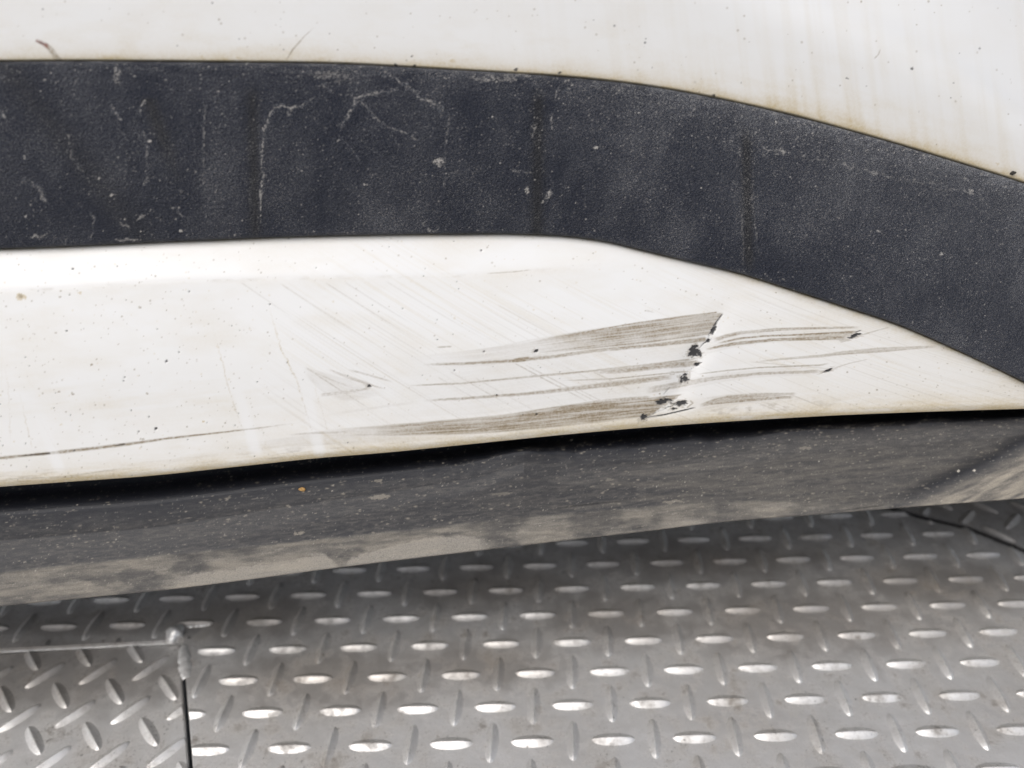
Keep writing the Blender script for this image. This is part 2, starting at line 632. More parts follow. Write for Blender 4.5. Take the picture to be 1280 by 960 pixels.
A1, A2 = np.array([.0424, .0030]), np.array([.0006, -.0392])
O2 = np.array([-.3732, .4231])
pl = []
for i in range(-14, 12):
    for j in range(-1, 12):
        q = O2 + A1*i + A2*j
        pl.append((q[0], q[1], math.radians(-46)))
        q = q + A1*.5 - A2*-.5 + np.array([-.001, .001])
        pl.append((q[0], q[1], math.radians(49)))
lay_bars(left_plate, left_outline, pl, LZ)

O3 = np.array([.4491, .5749])
B1, B2 = np.array([.0424, -.0060]), np.array([.0060, .0424])
pl = []
for i in range(-12, 14):
    for j in range(-5, 10):
        q = O3 + B1*i + B2*j
        pl.append((q[0], q[1], math.radians(40)))
        q = q + B1*.5 - B2*.5
        pl.append((q[0], q[1], math.radians(-48)))
lay_bars(right_plate, right_outline, pl, RZ)


# weld beads where the small plate was tacked on
def bead(name, path, r, parent, seed=0):
    rr = random.Random(seed)
    bm = bmesh.new()
    prev = None
    n = len(path)
    for i, (x, y, z) in enumerate(path):
        a = path[max(0, i-1)]; b = path[min(n-1, i+1)]
        d = Vector((b[0]-a[0], b[1]-a[1], 0)).normalized()
        nn = Vector((-d.y, d.x, 0))
        k = math.sin(math.pi*(i + .35)/(n - .3))**.3 * (1 + rr.uniform(-.18, .18))
        ring = [bm.verts.new(Vector((x, y, z)) + nn*math.cos(t)*r*k + Vector((0, 0, math.sin(t)*r*.62*k - .0006)))
                for t in [math.pi*q/7 for q in range(8)]]
        if prev:
            for q in range(7): bm.faces.new((prev[q], prev[q+1], ring[q+1], ring[q]))
        prev = ring
    bm.normal_update()
    if sum(f.normal.z for f in bm.faces) < 0: bmesh.ops.reverse_faces(bm, faces=bm.faces)
    return mesh_object(name, bm, M_WELD, parent, True)


def deck_path(pts, z=0.0, n=9):
    P = [on_deck(*p) for p in pts]
    out = []
    for k in range(len(P) - 1):
        for i in range(n):
            t = i/n
            out.append((P[k][0]*(1-t) + P[k+1][0]*t, P[k][1]*(1-t) + P[k+1][1]*t, z))
    out.append((*P[-1], z))
    return out


bm = bmesh.new()
bmesh.ops.create_icosphere(bm, subdivisions=3, radius=1)
bx, by = on_deck(219, 793)
for v in bm.verts:
    n_ = .16*math.sin(v.co.x*4 + 1) + .14*math.cos(v.co.y*5 + v.co.x*2) + random.uniform(-.07, .07)
    v.co = Vector((bx + v.co.x*.0088*(1+n_), by + v.co.y*.0084*(1+n_), .0008 + v.co.z*.0062*(1+n_)))
mesh_object("weld_bead", bm, M_WELD, left_plate, True)
bead("weld_bead", deck_path([(229, 806), (231, 830), (233, 848)], -.0003), .0052, left_plate, 1)
bead("weld_bead", deck_path([(-40, 815), (60, 810), (150, 805.5), (212, 802.5)], -.0010), .0008, left_plate, 2)
bead("weld_bead", deck_path([(232, 783), (250, 781), (264, 780)], .0003), .0026, left_plate, 3)

# ------------------------------------------------------------------ the car's lower side
car = thing("car", "dirty white car side with grey grained trim and a scuffed chipped white bumper", "car", loc=(0, .6, 0))
car_inv = np.array([0, .6, 0])

T1 = curve([(-900, 92), (0, 78), (120, 77.5), (250, 79), (420, 81), (560, 88), (700, 97), (800, 107.5), (900, 125), (1000, 148), (1100, 175), (1200, 205), (1280, 230), (1400, 275)])
T2c = curve([(-900, 352), (0, 310.5), (100, 307), (180, 303), (300, 298), (400, 294.5), (480, 293), (560, 292), (640, 292), (720, 296), (760, 302), (800, 311.5), (860, 326), (930, 343), (987, 361), (1062, 385), (1119, 404), (1180, 430), (1230, 453), (1280, 477), (1330, 502)])
G = curve([(-900, 672), (0, 608.5), (90, 602), (180, 595.5), (300, 583), (400, 572.5), (480, 566), (600, 554), (720, 542), (800, 535), (880, 529), (960, 524), (1040, 519.5), (1150, 515), (1280, 511), (1900, 498)])
T2 = lambda x: np.minimum(T2c(x), G(x) - 3)
CR = curve([(-900, 398), (0, 364), (90, 359), (180, 353), (300, 349), (420, 346), (600, 342), (760, 331), (830, 327), (1280, 300)])
BD = curve([(-900, 800), (0, 716), (120, 704), (240, 691), (400, 675), (480, 667), (610, 652), (740, 640), (880, 630), (1000, 628), (1111, 633), (1280, 634)])
KL = curve([(1050, 665), (1111, 633), (1160, 613), (1205, 594), (1240, 578), (1280, 556), (1330, 535)])
QL = curve([(800, -95), (960, -5), (1040, 18), (1120, 45), (1200, 85), (1280, 140), (1400, 240)])


def bumper_off(x, y):
    c = CR(x)
    g_ = G(x)
    u = (g_ - y) / np.maximum(g_ - c, 1)
    o = .026 * u - .0030 * np.sin(np.pi * np.clip(u, 0, 1))
    o = o + softplus(c - y, 2.2) * .00012
    e = np.clip(1 - (g_ - y) / 9, 0, 1)
    return o + .0020 * e**2.2


def dents(x, y):
    """real relief: shallow dent where the scrape ended, light waviness"""
    w = .0004 * (fbm(x/190, y/80, 3, 2) - .5)
    return w + .0017 * np.exp(-(((x - 862) + (y - 460)*.55)/16)**2 - ((y - 460)/60)**2)


def trim_off(x, y):
    t = (y - T1(x)) / (T2(x) - T1(x))
    a = .052
    b = bumper_off(x, T2(x)) - .0045
    return a + (b - a)*t - .004*np.sin(np.pi*np.clip(t, 0, 1))


def fender_off(x, y):
    return trim_off(x, T1(x)) + .0035 + (T1(x) - y) * .00004 + (softplus(QL(x) - y, 14) - softplus(QL(x) - y - 110, 14)) * .00065


LK = lambda x: np.interp(x, [0, 200, 400, 520, 600, 655, 700, 800, 900, 1000, 1280], [1.35, 1.3, 1.1, .95, .85, .60, .85, .95, .85, .62, .45])
LV, LO = [-40, -14, 0, 8, 16, 24, 45, 70], [.060, .046, .040, .034, .020, .0125, .0075, .0045]


def lip_off(x, y):
    k = LK(x)
    v = (y - G(x)) / k
    v = v + 9*(fbm(x/38, y/40, 14, 3) - .5)*sstep(450, 560, x)
    o = sum(np.interp(v + q_, LV, LO) for q_ in (-3, 0, 3)) / 3
    o = o - .0042*np.exp(-((x - 668)/34)**2 - ((y - 563 + .10*(x - 668))/9)**2)
    b = np.minimum(BD(x), LIPB(x) - 3)
    o = o - .010 * np.clip((y - G(x) - 50*k) / np.maximum(b - G(x) - 50*k, 14), 0, 1)
    o = o - .00022 * softplus(y - b, 2.5)
    o = o - .00030 * softplus(y - KL(x), 8) * sstep(1040, 1180, x)
    o = o + .0014 * np.exp(-((y - KL(x) + 5)/12)**2) * sstep(1090, 1200, x)
    return o + .0005*(fbm(x/120, y/30, 9, 2) - .5)


def panel(top, bot, off, step, pre=(), post=()):
    """grid between two curves; pre/post rows are flanges given as vectors from the first/last row"""
    a, b = top(XS), bot(XS)
    n = int(max((b - a)[(XS > 0) & (XS < 1280)]) / step) + 2
    t = np.linspace(0, 1, n)[:, None]
    # finer at both borders
    X = np.broadcast_to(XS, (n, len(XS))).copy()
    Y = a + (b - a) * t
    P = on_body(X, Y, off(X, Y))
    rows, RX, RY = [P], [X], [Y]
    for v in pre:
        rows.insert(0, P[:1] + np.array(v)); RX.insert(0, X[:1]); RY.insert(0, Y[:1])
    for v in post:
        rows.append(P[-1:] + np.array(v)); RX.append(X[-1:]); RY.append(Y[-1:])
    return np.concatenate(rows), np.concatenate(RX), np.concatenate(RY)


def edge_round(off, top, bot, w=3.0, d=.0016):
    """rolls both borders of a panel inwards"""
    def f(x, y):
        e = np.clip(1 - (y - top(x))/w, 0, 1)**2
        if bot is not None: e = e + np.clip(1 - (bot(x) - y)/w, 0, 1)**2
        return off(x, y) + d*e
    return f


# ---- fender (upper white panel)
ftop = lambda x: np.full_like(np.asarray(x, float), -150.0)
fb = lambda x: T1(x) - .35 - .9*vnoise(np.asarray(x)/70, np.asarray(x)*0, 5)
P, X, Y = panel(ftop, fb, edge_round(fender_off, lambda x: ftop(x) - 100, fb, 3.5, .0022), 1.6,
                pre=[(0, .012, .06), (0, .05, .17), (0, .16, .25), (0, .8, .30)], post=[(0, .012, .0005)])
w = Wear(X, Y)
d = T1(X) - Y
w.m['r'] += 1.0 * np.exp(-d/6.5) * (.45 + .9*fbm(X/26, Y/9, 4, 3)) + .34*np.exp(-d/16) + .40*sstep(760, 980, X)*np.exp(-d/26)*np.clip(fbm(X/30, d/16, 17, 4)*2 - .6, 0, 1)
w.m['r'] += .35 * np.clip(fbm(X/40, d/14, 12, 4) - .48, 0, 1) * np.exp(-d/45) * 2.2
runs = fbm((X + .12*d)/15, d/260, 21, 3)
w.m['r'] += (.24 + .30*sstep(820, 1000, X)) * np.clip(runs - .45, 0, 1) * sstep(520, 820, X) * 2.0 * np.exp(-d/140)
w.m['r'] += .10 * np.clip(fbm(X/60, Y/40, 31, 4) - .45, 0, 1) * 2
w.m['r'] += .14 * np.clip(fbm(X/9, d/5, 33, 3) - .60, 0, 1) * 2 * sstep(60, 15, d)
w.specks('b', 330, (.5, 1.7), (.25, .8))
w.specks('g', 60, (.5, 1.6), (.5, .9))
w.specks('g', 110, (.6, 1.8), (.5, .9), fn=lambda x, y: math.exp(-(float(T1(x)) - y)/4))
w.line('a', [(44, 50), (57, 56), (62, 61)], [4, 7, 5], .8, (.1, .2), .6)
w.line('b', [(56, 54), (64, 63), (69, 70), (77, 77)], [5, 9, 9, 6], .75, (.1, .1), .8, 2)
w.line('g', [(47, 52), (56, 55)], 1.2, .7, (.2, .2), .5)
w.line('b', [(357, 76), (366, 62), (380, 46), (395, 32)], [1.5, 2.5, 1.5, 1], .55, (.1, .3), .9, 5)
w.line('b', [(1092, 74), (1098, 68), (1101, 60)], 1.3, .5, (.2, .3), .6)
w.blob('g', 1059, 98, 2.5, 1.2, .7, .5)
w.blob('g', 1140, 86, 1.8, 1.6, .8)
w.blob('r', 1247, 205, 2.5, 2, .8)
for (x, y) in [(495, 82), (518, 82.5), (645, 88), (892, 120), (700, 92)]: w.blob('g', x, y-1, 2.2, 1.8, .9, 0, .6, int(x))
for (x, y) in [(152, 76), (252, 73), (300, 74), (566, 77)]: w.blob('r', x, y-1, 4, 3, .8, 0, .6, int(x))
grid_object("fender_panel", P - car_inv, w.m, M_PAINT, car)

# ---- grained trim
P, X, Y = panel(T1, T2, edge_round(trim_off, T1, T2, 3.5, .0014), 1.15, pre=[(0, .012, 0), (0, .03, 0)][:1], post=[(0, .012, 0)])
w = Wear(X, Y)
d1, d2 = Y - T1(X), T2(X) - Y
tn = d1 / (T2(X) - T1(X))
clean = np.clip(fbm(X/95, Y/120, 51, 3)*1.6 - .35, 0, 1)
film = fbm((X + .35*Y)/34, (Y - .35*X)/60, 52, 4)
w.m['r'] += .05 + .20*np.clip(film - .38, 0, 1)*1.7*(1.2 - .7*clean)
w.m['r'] += .50*np.exp(-d1/9)*np.clip(fbm(X/24, Y/4, 53, 4)*1.9 - .62, 0, 1)
w.m['r'] += .16*np.exp(-d1/30)*np.clip(fbm(X/50, Y/7, 54, 4)*2 - .75, 0, 1)
w.m['r'] += .20*sstep(640, 1000, X)*np.exp(-d1/34)*np.clip(fbm(X/7, Y/5, 55, 3)*1.7 - .45, 0, 1)
w.m['r'] += .55*sstep(840, 1050, X)*np.exp(-d1/13)*np.clip(fbm(X/4, Y/3, 56, 3)*2 - .62, 0, 1)
w.m['r'] += .05*sstep(600, 900, X)*sstep(1.0, .3, tn)
w.m['r'] += .22*np.exp(-d2/3)*np.clip(fbm(X/16, Y/4, 57, 3)*2 - .7, 0, 1)
# wiped and dried bands
w.m['r'] += .13*sstep(250, 264, X + 8*(fbm(X/9, Y/14, 67, 3)-.5))*sstep(310, 294, X + 10*(fbm(X/9, Y/14, 68, 3)-.5))*sstep(.02, .1, tn)*(.35 + 1.1*fbm(X/60, Y/22, 69, 3))*(.3 + fbm(X/5, Y/7, 58, 3))
w.m['r'] += .09*np.exp(-((X - 100 - .5*Y + 60)/26)**2)*(.3+fbm(X/7, Y/7, 59, 3))
w.m['r'] += .11*np.exp(-((X - 440 - .75*(Y - 230))/16)**2)*sstep(170, 235, Y)*(.3+fbm(X/7, Y/20, 65, 3))
w.m['r'] += .16*np.exp(-((Y - 275)/22)**2)*np.exp(-((X - 480)/45)**2)*(.2+fbm(X/9, Y/9, 66, 3))
w.m['g'] += .75*np.exp(-((X - 317 - .02*(Y-200))/8)**2)*sstep(100, 125, Y)*sstep(305, 285, Y)
w.m['g'] += .85*np.exp(-((X - 674 + .01*Y)/8)**2)*sstep(105, 130, Y)
w.m['g'] += .9*np.exp(-((X - 934 - .02*(Y-240))/7)**2)*sstep(150, 185, Y)*sstep(350, 320, Y)
w.m['g'] += .75*np.exp(-((X - 185 - .35*(Y-120))/10)**2)*sstep(118, 128, Y)*sstep(250, 150, Y)
w.m['g'] += .35*np.exp(-((X - 60 - .8*(Y-150))/22)**2)
w.m['g'] = np.clip(w.m['g'], 0, .8)
w.m['r'] *= .72 + .28*sstep(300, 900, X)
w.m['r'] += .07*sstep(850, 1200, X)
for i in range(90):                                         # faint swirl scuffs from wiping
    x0, t_ = rng.uniform(0, 900), rng.uniform(.1, .9)
    y0 = float(T1(x0) + (T2(x0) - T1(x0))*t_)
    L_, a0 = rng.uniform(20, 70), rng.uniform(.3, 1.0)
    w.line('r', [(x0 + k*L_/5*math.cos(a0 + .08*k), y0 + k*L_/5*math.sin(a0 + .08*k)) for k in range(6)], rng.uniform(.8, 2.2), rng.uniform(.10, .28), (.3, .4), .9, i, broken=.6)
s = 2.6667
q = lambda ox, l: [(ox + a/s, b/s) for a, b in l]
for i, (ox, l, ww, st) in enumerate([
        (0, [(862, 770), (875, 600), (870, 500), (880, 430), (915, 355), (940, 352), (965, 362), (1010, 350), (1060, 318)], 1.5, .62),
        (0, [(965, 362), (978, 385)], 3, .35),
        (0, [(1130, 440), (1165, 375), (1190, 325), (1280, 305), (1340, 300)], 1.7, .6),
        (0, [(1190, 325), (1280, 420), (1345, 440), (1400, 470)], 1.2, .45),
        (0, [(1075, 280), (1110, 310)], 2, .55),
        (0, [(365, 345), (405, 405)], 1.5, .6),
        (0, [(455, 382), (470, 365), (485, 335)], 1.8, .65),
        (0, [(490, 600), (490, 480), (472, 430)], 1.2, .35),
        (0, [(60, 620), (85, 600), (130, 625), (150, 680)], 2.2, .5),
        (0, [(570, 690), (590, 700), (615, 730)], 1.4, .5),
        (0, [(400, 745), (440, 765)], 2, .5), (0, [(305, 800), (312, 730), (290, 705)], 1.4, .4),
        (0, [(450, 740), (480, 715)], 1.4, .4), (0, [(225, 440), (240, 520), (275, 575)], 1.6, .35),
        (0, [(0, 365), (20, 410)], 1.6, .5), (0, [(0, 250), (18, 270)], 2, .5), (0, [(480, 615), (490, 600)], 2, .6),
        (0, [(680, 640), (678, 460), (685, 330)], 1.2, .3),
        (0, [(395, 225), (375, 268), (400, 275)], 3, .55),
        (400, [(190, 240), (235, 250), (300, 295), (340, 325), (420, 375)], 2.2, .66),
        (400, [(340, 740), (370, 772), (400, 755)], 1.5, .5),
        (400, [(630, 568), (720, 575)], 1.0, .55),
        (400, [(738, 677), (755, 660), (772, 632)], 1.8, .7),
        (400, [(780, 330), (795, 290), (825, 262)], 1.6, .5),
        (400, [(770, 430), (775, 370)], 1.4, .5),
        (400, [(415, 640), (418, 480), (432, 380)], 1.1, .32),
        (400, [(712, 480), (715, 410)], 1.3, .4),
        (800, [(300, 470), (322, 490), (338, 520)], 1.6, .6),
        (800, [(378, 560), (376, 680), (395, 850)], 1.0, .35), (800, [(340, 700), (345, 890)], .9, .25),
        (800, [(380, 485), (430, 498), (500, 515)], 3.2, .45),
        (800, [(500, 515), (700, 557), (900, 602), (1100, 645), (1180, 670)], 2.6, .30),
        (1000, [(200, 335+750), (330, 320+750)], 1.2, .35),
        ]):
    w.line('b', q(ox, l), ww*1.2, st*.9, (.06, .08), .7, i, wob=2.8, broken=1.0)
    w.line('r', q(ox, l), ww*2.8, st*.45, (.1, .1), .8, i+50, wob=1.5)
for (ox, x, y, rx, ry, st) in [(400, 398, 540, 6, 5, .6), (400, 688, 638, 3.5, 5.5, .6), (400, 920, 492, 2, 2, .7), (0, 497, 472, 2, 2, .9), (0, 603, 770, 1.7, 2, .8),
                               (0, 332, 592, 1.6, 1.6, .8), (0, 373, 650, 1.8, 1.5, .7), (0, 83, 525, 1.9, 1.6, .7), (0, 85, 720, 1.7, 1.5, .7), (0, 783, 782, 1.7, 1.5, .7),
                               (0, 1216, 616, 1.7, 1.4, .9), (800, 1004, 847, 2, 1.8, .9), (800, 793, 770, 2.2, 1.6, .5), (0, 390, 245, 4, 7, .4), (0, 130, 790, 9, 2.5, .4), (0, 430, 800, 12, 2, .4),
                               (400, 590, 262, 26, 5, .28), (0, 1100, 250, 22, 7, .22), (800, 1105, 640, 3, 3, .5)]:
    w.blob('b', ox + x/s, y/s, rx, ry, st*1.1, 0, .95, int(x), .9 if rx > 3 else .3)
dens = lambda x, y: .12 + .88*float(sstep(.42, .72, .5*vnoise(x/40, y/40, 71) + .5*vnoise(x/11, y/11, 72)))
w.specks('b', 5200, (.25, .7), (.12, .5), fn=dens)
w.specks('b', 420, (.35, 1.15), (.4, .9), fn=dens)
w.specks('b', 2600, (.3, .75), (.2, .65), fn=lambda x, y: math.exp(-(y - float(T1(x)))/40), x=(640, 1290))
w.specks('b', 2200, (.4, 1.1), (.2, .6), fn=lambda x, y: math.exp(-(y - float(T1(x)))/11), x=(0, 1290), stretch=1.6)
grid_object("trim_panel", P - car_inv, w.m, M_TRIM, car)

# ---- lower white bumper with the scrape
bt = lambda x: T2(x) + .35 + .9*vnoise(np.asarray(x)/60, np.asarray(x)*0, 8)
P, X, Y = panel(bt, G, lambda x, y: bumper_off(x, y) + dents(x, y) + .0009*np.clip(1 - (y - bt(x))/2.2, 0, 1)**2, 1.1,
                pre=[(0, .012, 0)], post=[(0, .006, -.0003), (0, .016, .002), (0, .032, .012)])
w = Wear(X, Y)
w.wk, w.sk = 1.35, 1.22
g_ = G(X) - Y
tq = Y - T2(X)
cr = Y - CR(X)
# film of dirt along the borders
w.m['r'] += .80*np.exp(-tq/3.0)*np.clip(.3 + fbm(X/20, Y/6, 101, 3), 0, 1) + .09*np.exp(-tq/12)*(fbm(X/30, Y/9, 102, 3))*2
w.m['r'] += .50*np.exp(-(tq/9)**1)*sstep(850, 1000, X)*np.clip(fbm(X/14, Y/6, 103, 3)*2 - .6, 0, 1)
w.m['r'] += (.50*np.exp(-g_/20) + .62*np.exp(-g_/7))*(.3 + fbm(X/40, g_/4, 104, 4)*1.3)
w.m['b'] += .55*np.exp(-((g_ - 9)/7)**2)*np.clip(fbm(X/26, g_/2.4, 105, 4)*3 - 1.62, 0, 1)*sstep(900, 300, X)
w.m['b'] += .40*np.exp(-((g_ - 14)/8)**2)*np.clip(fbm(X/9, g_/4, 106, 3)*3 - 1.45, 0, 1)*sstep(870, 900, X)*sstep(1080, 1000, X)
# dirt that has settled just under the crease
w.m['r'] += .14*sstep(-3, 4, cr)*np.exp(-np.clip(cr, 0, None)/13)*(.2 + 1.3*fbm(X/34, Y/9, 107, 4))*sstep(800, 600, X)
w.m['b'] += .22*np.exp(-((cr - 1)/2.2)**2)*np.clip(fbm(X/16, Y/5, 108, 3)*3 - 1.5, 0, 1)*sstep(780, 700, X)
w.m['r'] += .20*np.clip(fbm(X/75, Y/26, 109, 4) - .42, 0, 1)*2 + .10*sstep(850, 1150, X)
w.m['r'] += .20*np.exp(-((Y - 497 - .0*X)/26)**2)*sstep(430, 250, X)*np.clip(fbm(X/60, (Y + .12*X)/6, 110, 4)*2 - .75, 0, 1)
# wipe streaks running down to the right
sx = np.clip(X, 250, 1300)
psi = Y - (.72*(sx - 250) - .00044*(sx - 250)**2/2*1.0) - .72*(X - sx)*0
n1 = fbm(X/260, psi/2.6, 120, 3)
n2 = fbm(X/150, psi/14, 121, 2)
reg = sstep(290, 420, X)*sstep(-2, 8, tq)*(.5 + .6*sstep(0, 15, cr))
w.m['r'] += reg*np.clip(fbm(X/130, Y/60, 124, 3)*2.4 - .75, .05, 1)*.50*np.clip(n1*1.9 - .92, 0, 1)*(.35 + 1.5*np.clip(n2 - .3, 0, 1))
w.m['b'] += reg*sstep(30, 60, cr)*.24*np.clip(fbm(X/300, psi/1.7, 122, 3)*3 - 1.8, 0, 1)
for i, (x0, y0, L, st) in enumerate([(640, 452, 130, .38), (668, 462, 120, .3), (655, 455, 90, .3), (560, 463, 120, .26), (780, 404, 40, .3), (590, 470, 140, .2), (700, 455, 110, .22), (380, 458, 100, .4), (405, 352, 130, .24), (430, 352, 100, .2), (300, 352, 80, .16), (545, 470, 90, .22),
                                     (740, 464, 70, .3), (480, 350, 150, .14), (350, 354, 120, .2), (720, 485, 60, .26), (985, 492, 60, .25), (620, 380, 120, .12)]):
    pts = [(x0 + k*L/6, y0 + (k*L/6)*(.72 - .00044*(x0 + k*L/12 - 250))) for k in range(7)]
    w.line('b', pts, 1.3, st, (.05, .6), .6, i)
# the long scrape, left of the chips
w.band('b', curve([(600, 441), (700, 419), (794, 404), (880, 392.5), (915, 391)]), curve([(600, 444), (680, 441), (760, 434), (850, 424), (900, 416)]), .95, 590, 910, (170, 1), (80, 1.3), .9, 1, (903, 392, .62))
w.line('b', [(655, 427), (720, 417), (794, 404), (850, 396), (895, 390.5)], 1.4, .7, (.4, 0), .4, 1)
w.line('b', [(520, 456), (580, 454.5), (640, 451), (690, 446), (737, 439), (820, 431), (880, 424)], [2, 3, 4.5, 4.5, 4, 4.5, 6], .62, (.12, 0), .5, 2)
w.line('b', [(636, 451.5), (652, 449.5), (668, 447.5)], [3, 5.5, 3], .95, (.2, .3), .6, 3)
w.line('b', [(501, 482.5), (580, 479), (662, 471), (737, 464), (800, 457), (861, 449.5)], [1, 2, 2.2, 2.2, 2, 2], .5, (.1, 0), .5, 4)
w.line('b', [(730, 467.5), (780, 463), (830, 457), (870, 454)], [3, 6, 8, 7], .58, (.3, 0), .55, 5)
w.line('b', [(520, 501.5), (587, 497.5), (662, 492), (722, 485), (775, 479), (846, 470)], [2, 3, 3.6, 6, 7, 6], .55, (.12, .05), .5, 6)
w.line('b', [(690, 476), (760, 474), (850, 465), (873, 463.5)], [1, 1.4, 1.4, 1], .5, (.2, .1), .5, 7)
w.band('b', curve([(350, 546), (400, 539), (512, 529), (625, 519), (719, 505), (824, 496), (860, 492)]), curve([(350, 549), (400, 546), (512, 544.5), (625, 540), (737, 529), (805, 521), (860, 516)]), 1.1, 345, 866, (230, 1), (55, 1.5), 1.0, 2, (846, 497, 1.5))
w.line('b', [(700, 508), (760, 501), (815, 497.5)], [2, 5, 6], .5, (.4, .05), .6, 8)
for i, yy in enumerate([(398, 405), (404, 411), (408, 414), (413, 418)]):
    w.line('b', [(660 + 8*i, 440 - 1.5*i), (780, 418 + 5*i), (893 - 2*i, yy[0])], .9, .38, (.4, .1), .5, 9 + i)
# fine smears tying the strokes together
w.band('b', curve([(430, 478), (560, 452), (700, 425), (880, 396)]), curve([(430, 520), (560, 520), (700, 508), (850, 490)]), .13, 420, 880, (230, 30), (60, 1.15), 1.0, 7)
w.band('b', curve([(470, 450), (600, 436), (720, 414), (800, 402)]), curve([(470, 462), (600, 458), (720, 444), (800, 436)]), .26, 480, 800, (150, 140), (70, 1.2), 1.0, 8)
w.band('b', curve([(250, 560), (350, 548), (500, 530), (620, 519)]), curve([(250, 570), (350, 560), (500, 552), (620, 545)]), .24, 250, 640, (150, 200), (60, 1.3), 1.0, 9)
w.band('b', curve([(870, 426), (924, 415), (1000, 410), (1090, 407)]), curve([(870, 446), (924, 433), (1000, 426), (1090, 422)]), .20, 872, 1085, (16, 60), (60, 1.2), 1.0, 10)
w.band('b', curve([(850, 474), (924, 464), (1040, 458)]), curve([(850, 488), (924, 474), (1040, 468)]), .20, 846, 1040, (30, 60), (60, 1.2), 1.0, 11)
w.band('b', curve([(870, 498), (924, 492), (1000, 490)]), curve([(870, 514), (924, 505), (1000, 500)]), .28, 866, 1000, (30, 60), (50, 1.2), 1.0, 12)
# sweeping arcs right of the chips
for i, (l, ww, st) in enumerate([([(886, 428), (905, 421), (924, 416.5), (969, 412), (1010, 410.5), (1077, 409)], [5, 4, 3.6, 3.4, 2.4, 1.6], .52),
                                 ([(892, 430.5), (924, 423), (955, 420), (987, 419), (1077, 414.5)], [1.4, 2, 1.8, 1.7, 2.6], .72),
                                 ([(877, 438), (900, 433), (920, 429.5), (969, 424.5), (1020, 423), (1064, 421.5)], [2, 3, 3.6, 3, 4, 5], .66),
                                 ([(990, 421), (1030, 419), (1070, 418)], [2, 5, 6], .42),
                                 ([(1076, 419), (1100, 412), (1112, 409)], [1.4, .9, .7], .35),
                                 ([(942, 452.5), (980, 448.5), (1025, 445), (1060, 440.5), (1100, 437), (1175, 433)], [1, 2, 3, 4, 4.6, 2], .38),
                                 ([(1020, 445), (1100, 439.5), (1140, 436)], [1, 1.6, 1], .5),
                                 ([(800, 490), (856, 479.5), (875, 476), (894, 472.5), (950, 467), (1032, 464)], [8, 7, 5, 4, 3, 3.4], .46),
                                 ([(870, 468), (910, 463), (950, 459.5), (1025, 456.5), (1039, 453.5)], [.8, 1.2, 1.2, 1.6, 1], .5),
                                 ([(1040, 461), (1062, 454), (1085, 449)], [1, .8, .6], .3),
                                 ([(872, 508), (895, 501), (912, 497.5), (950, 494), (998, 492)], [3, 6, 7, 5, 2], .5),
                                 ([(880, 506), (920, 501.5), (960, 498), (994, 496)], [1.4, 3, 3, 2.4], .62),
                                 ([(935, 452), (990, 457), (1050, 462)], [.8, .8, .8], .22)]):
    w.line('b', l, ww, st, (.1, .08), .5, 20 + i, soft=.5)
# chips through the paint to the black plastic
chip_list = [(867, 440, 7.5, 5.2, -.25), (869, 433, 3.5, 3, 0), (875, 443, 4, 3, .3), (872, 455.5, 4.6, 2.6, -.2), (856.5, 473.5, 4.6, 6, .5), (829, 502, 10, 3.6, -.15), (852, 504, 7, 3.4, -.1), (843, 511, 3.2, 1.8, 0),
             (805, 521.5, 5, 4, -.3), (885, 426, 2.4, 2.2, 0), (891, 414, 2.4, 6, .45), (1068.5, 420.3, 9, 2.6, -.36), (1036, 463, 6.5, 1.9, -.35), (670, 439, 2.4, 2, 0), (671, 518, 2, 1.4, 0), (621, 494, 1.6, 1.4, 0),
             (462, 483, 3, 1.8, .2)]
for i, (x, y, rx, ry, a) in enumerate(chip_list):
    w.blob('g', x, y, rx, ry, .96, a, .62, i)
    w.blob('b', x - 2, y, rx*1.45, ry*1.5, .42, a, .8, i + 30)
w.line('g', [(904, 392), (898, 400), (893, 408), (888, 419)], [1.2, 1.8, 3, 2], .9, (.1, .1), .7, 41)
w.line('g', [(804, 523), (830, 519), (850, 514.5), (871, 509.5)], [2.2, 1.8, 2, 1.6], .92, (0, .1), .5, 42)
w.line('g', [(1070, 415.5), (1077, 413)], 1.2, .7, (0, .2), .4)
w.line('g', [(838, 484), (833, 489), (829, 494)], [.9, 1.6, 1], .6, (.1, .2), .8, 43)
w.line('g', [(893, 406), (889, 414), (884, 427), (876, 434), (869, 441)], [1, 1.4, 1.6, 1.4, 1], .8, (.1, .1), .8, 47, wob=2, broken=.7)
w.line('g', [(868, 446), (871, 455), (860, 464), (856, 472), (849, 482)], [1, 1.2, 1.2, 1.4, 1], .7, (.1, .1), .8, 48, wob=2, broken=.8)
w.line('g', [(836, 490), (831, 500), (843, 506), (828, 513), (807, 521)], [1, 1.6, 1.6, 1.4, 1], .7, (.1, .1), .8, 49, wob=2, broken=.8)
for (cx, cy, r_) in [(840, 466.5, 3), (857, 443, 4.5)]:
    w.line('b', [(cx + r_*math.cos(a), cy + r_*.75*math.sin(a)) for a in np.linspace(0, 6.3, 12)], .8, .5, (0, 0), .6, int(cx), wob=1.6, broken=.9)
w.line('b', [(846, 456), (866, 449), (880, 445)], 1.4, .4, (.2, .2), .7, 45)
w.line('b', [(862, 500), (866, 504), (858, 510)], 1.4, .5, (.1, .1), .7, 46)
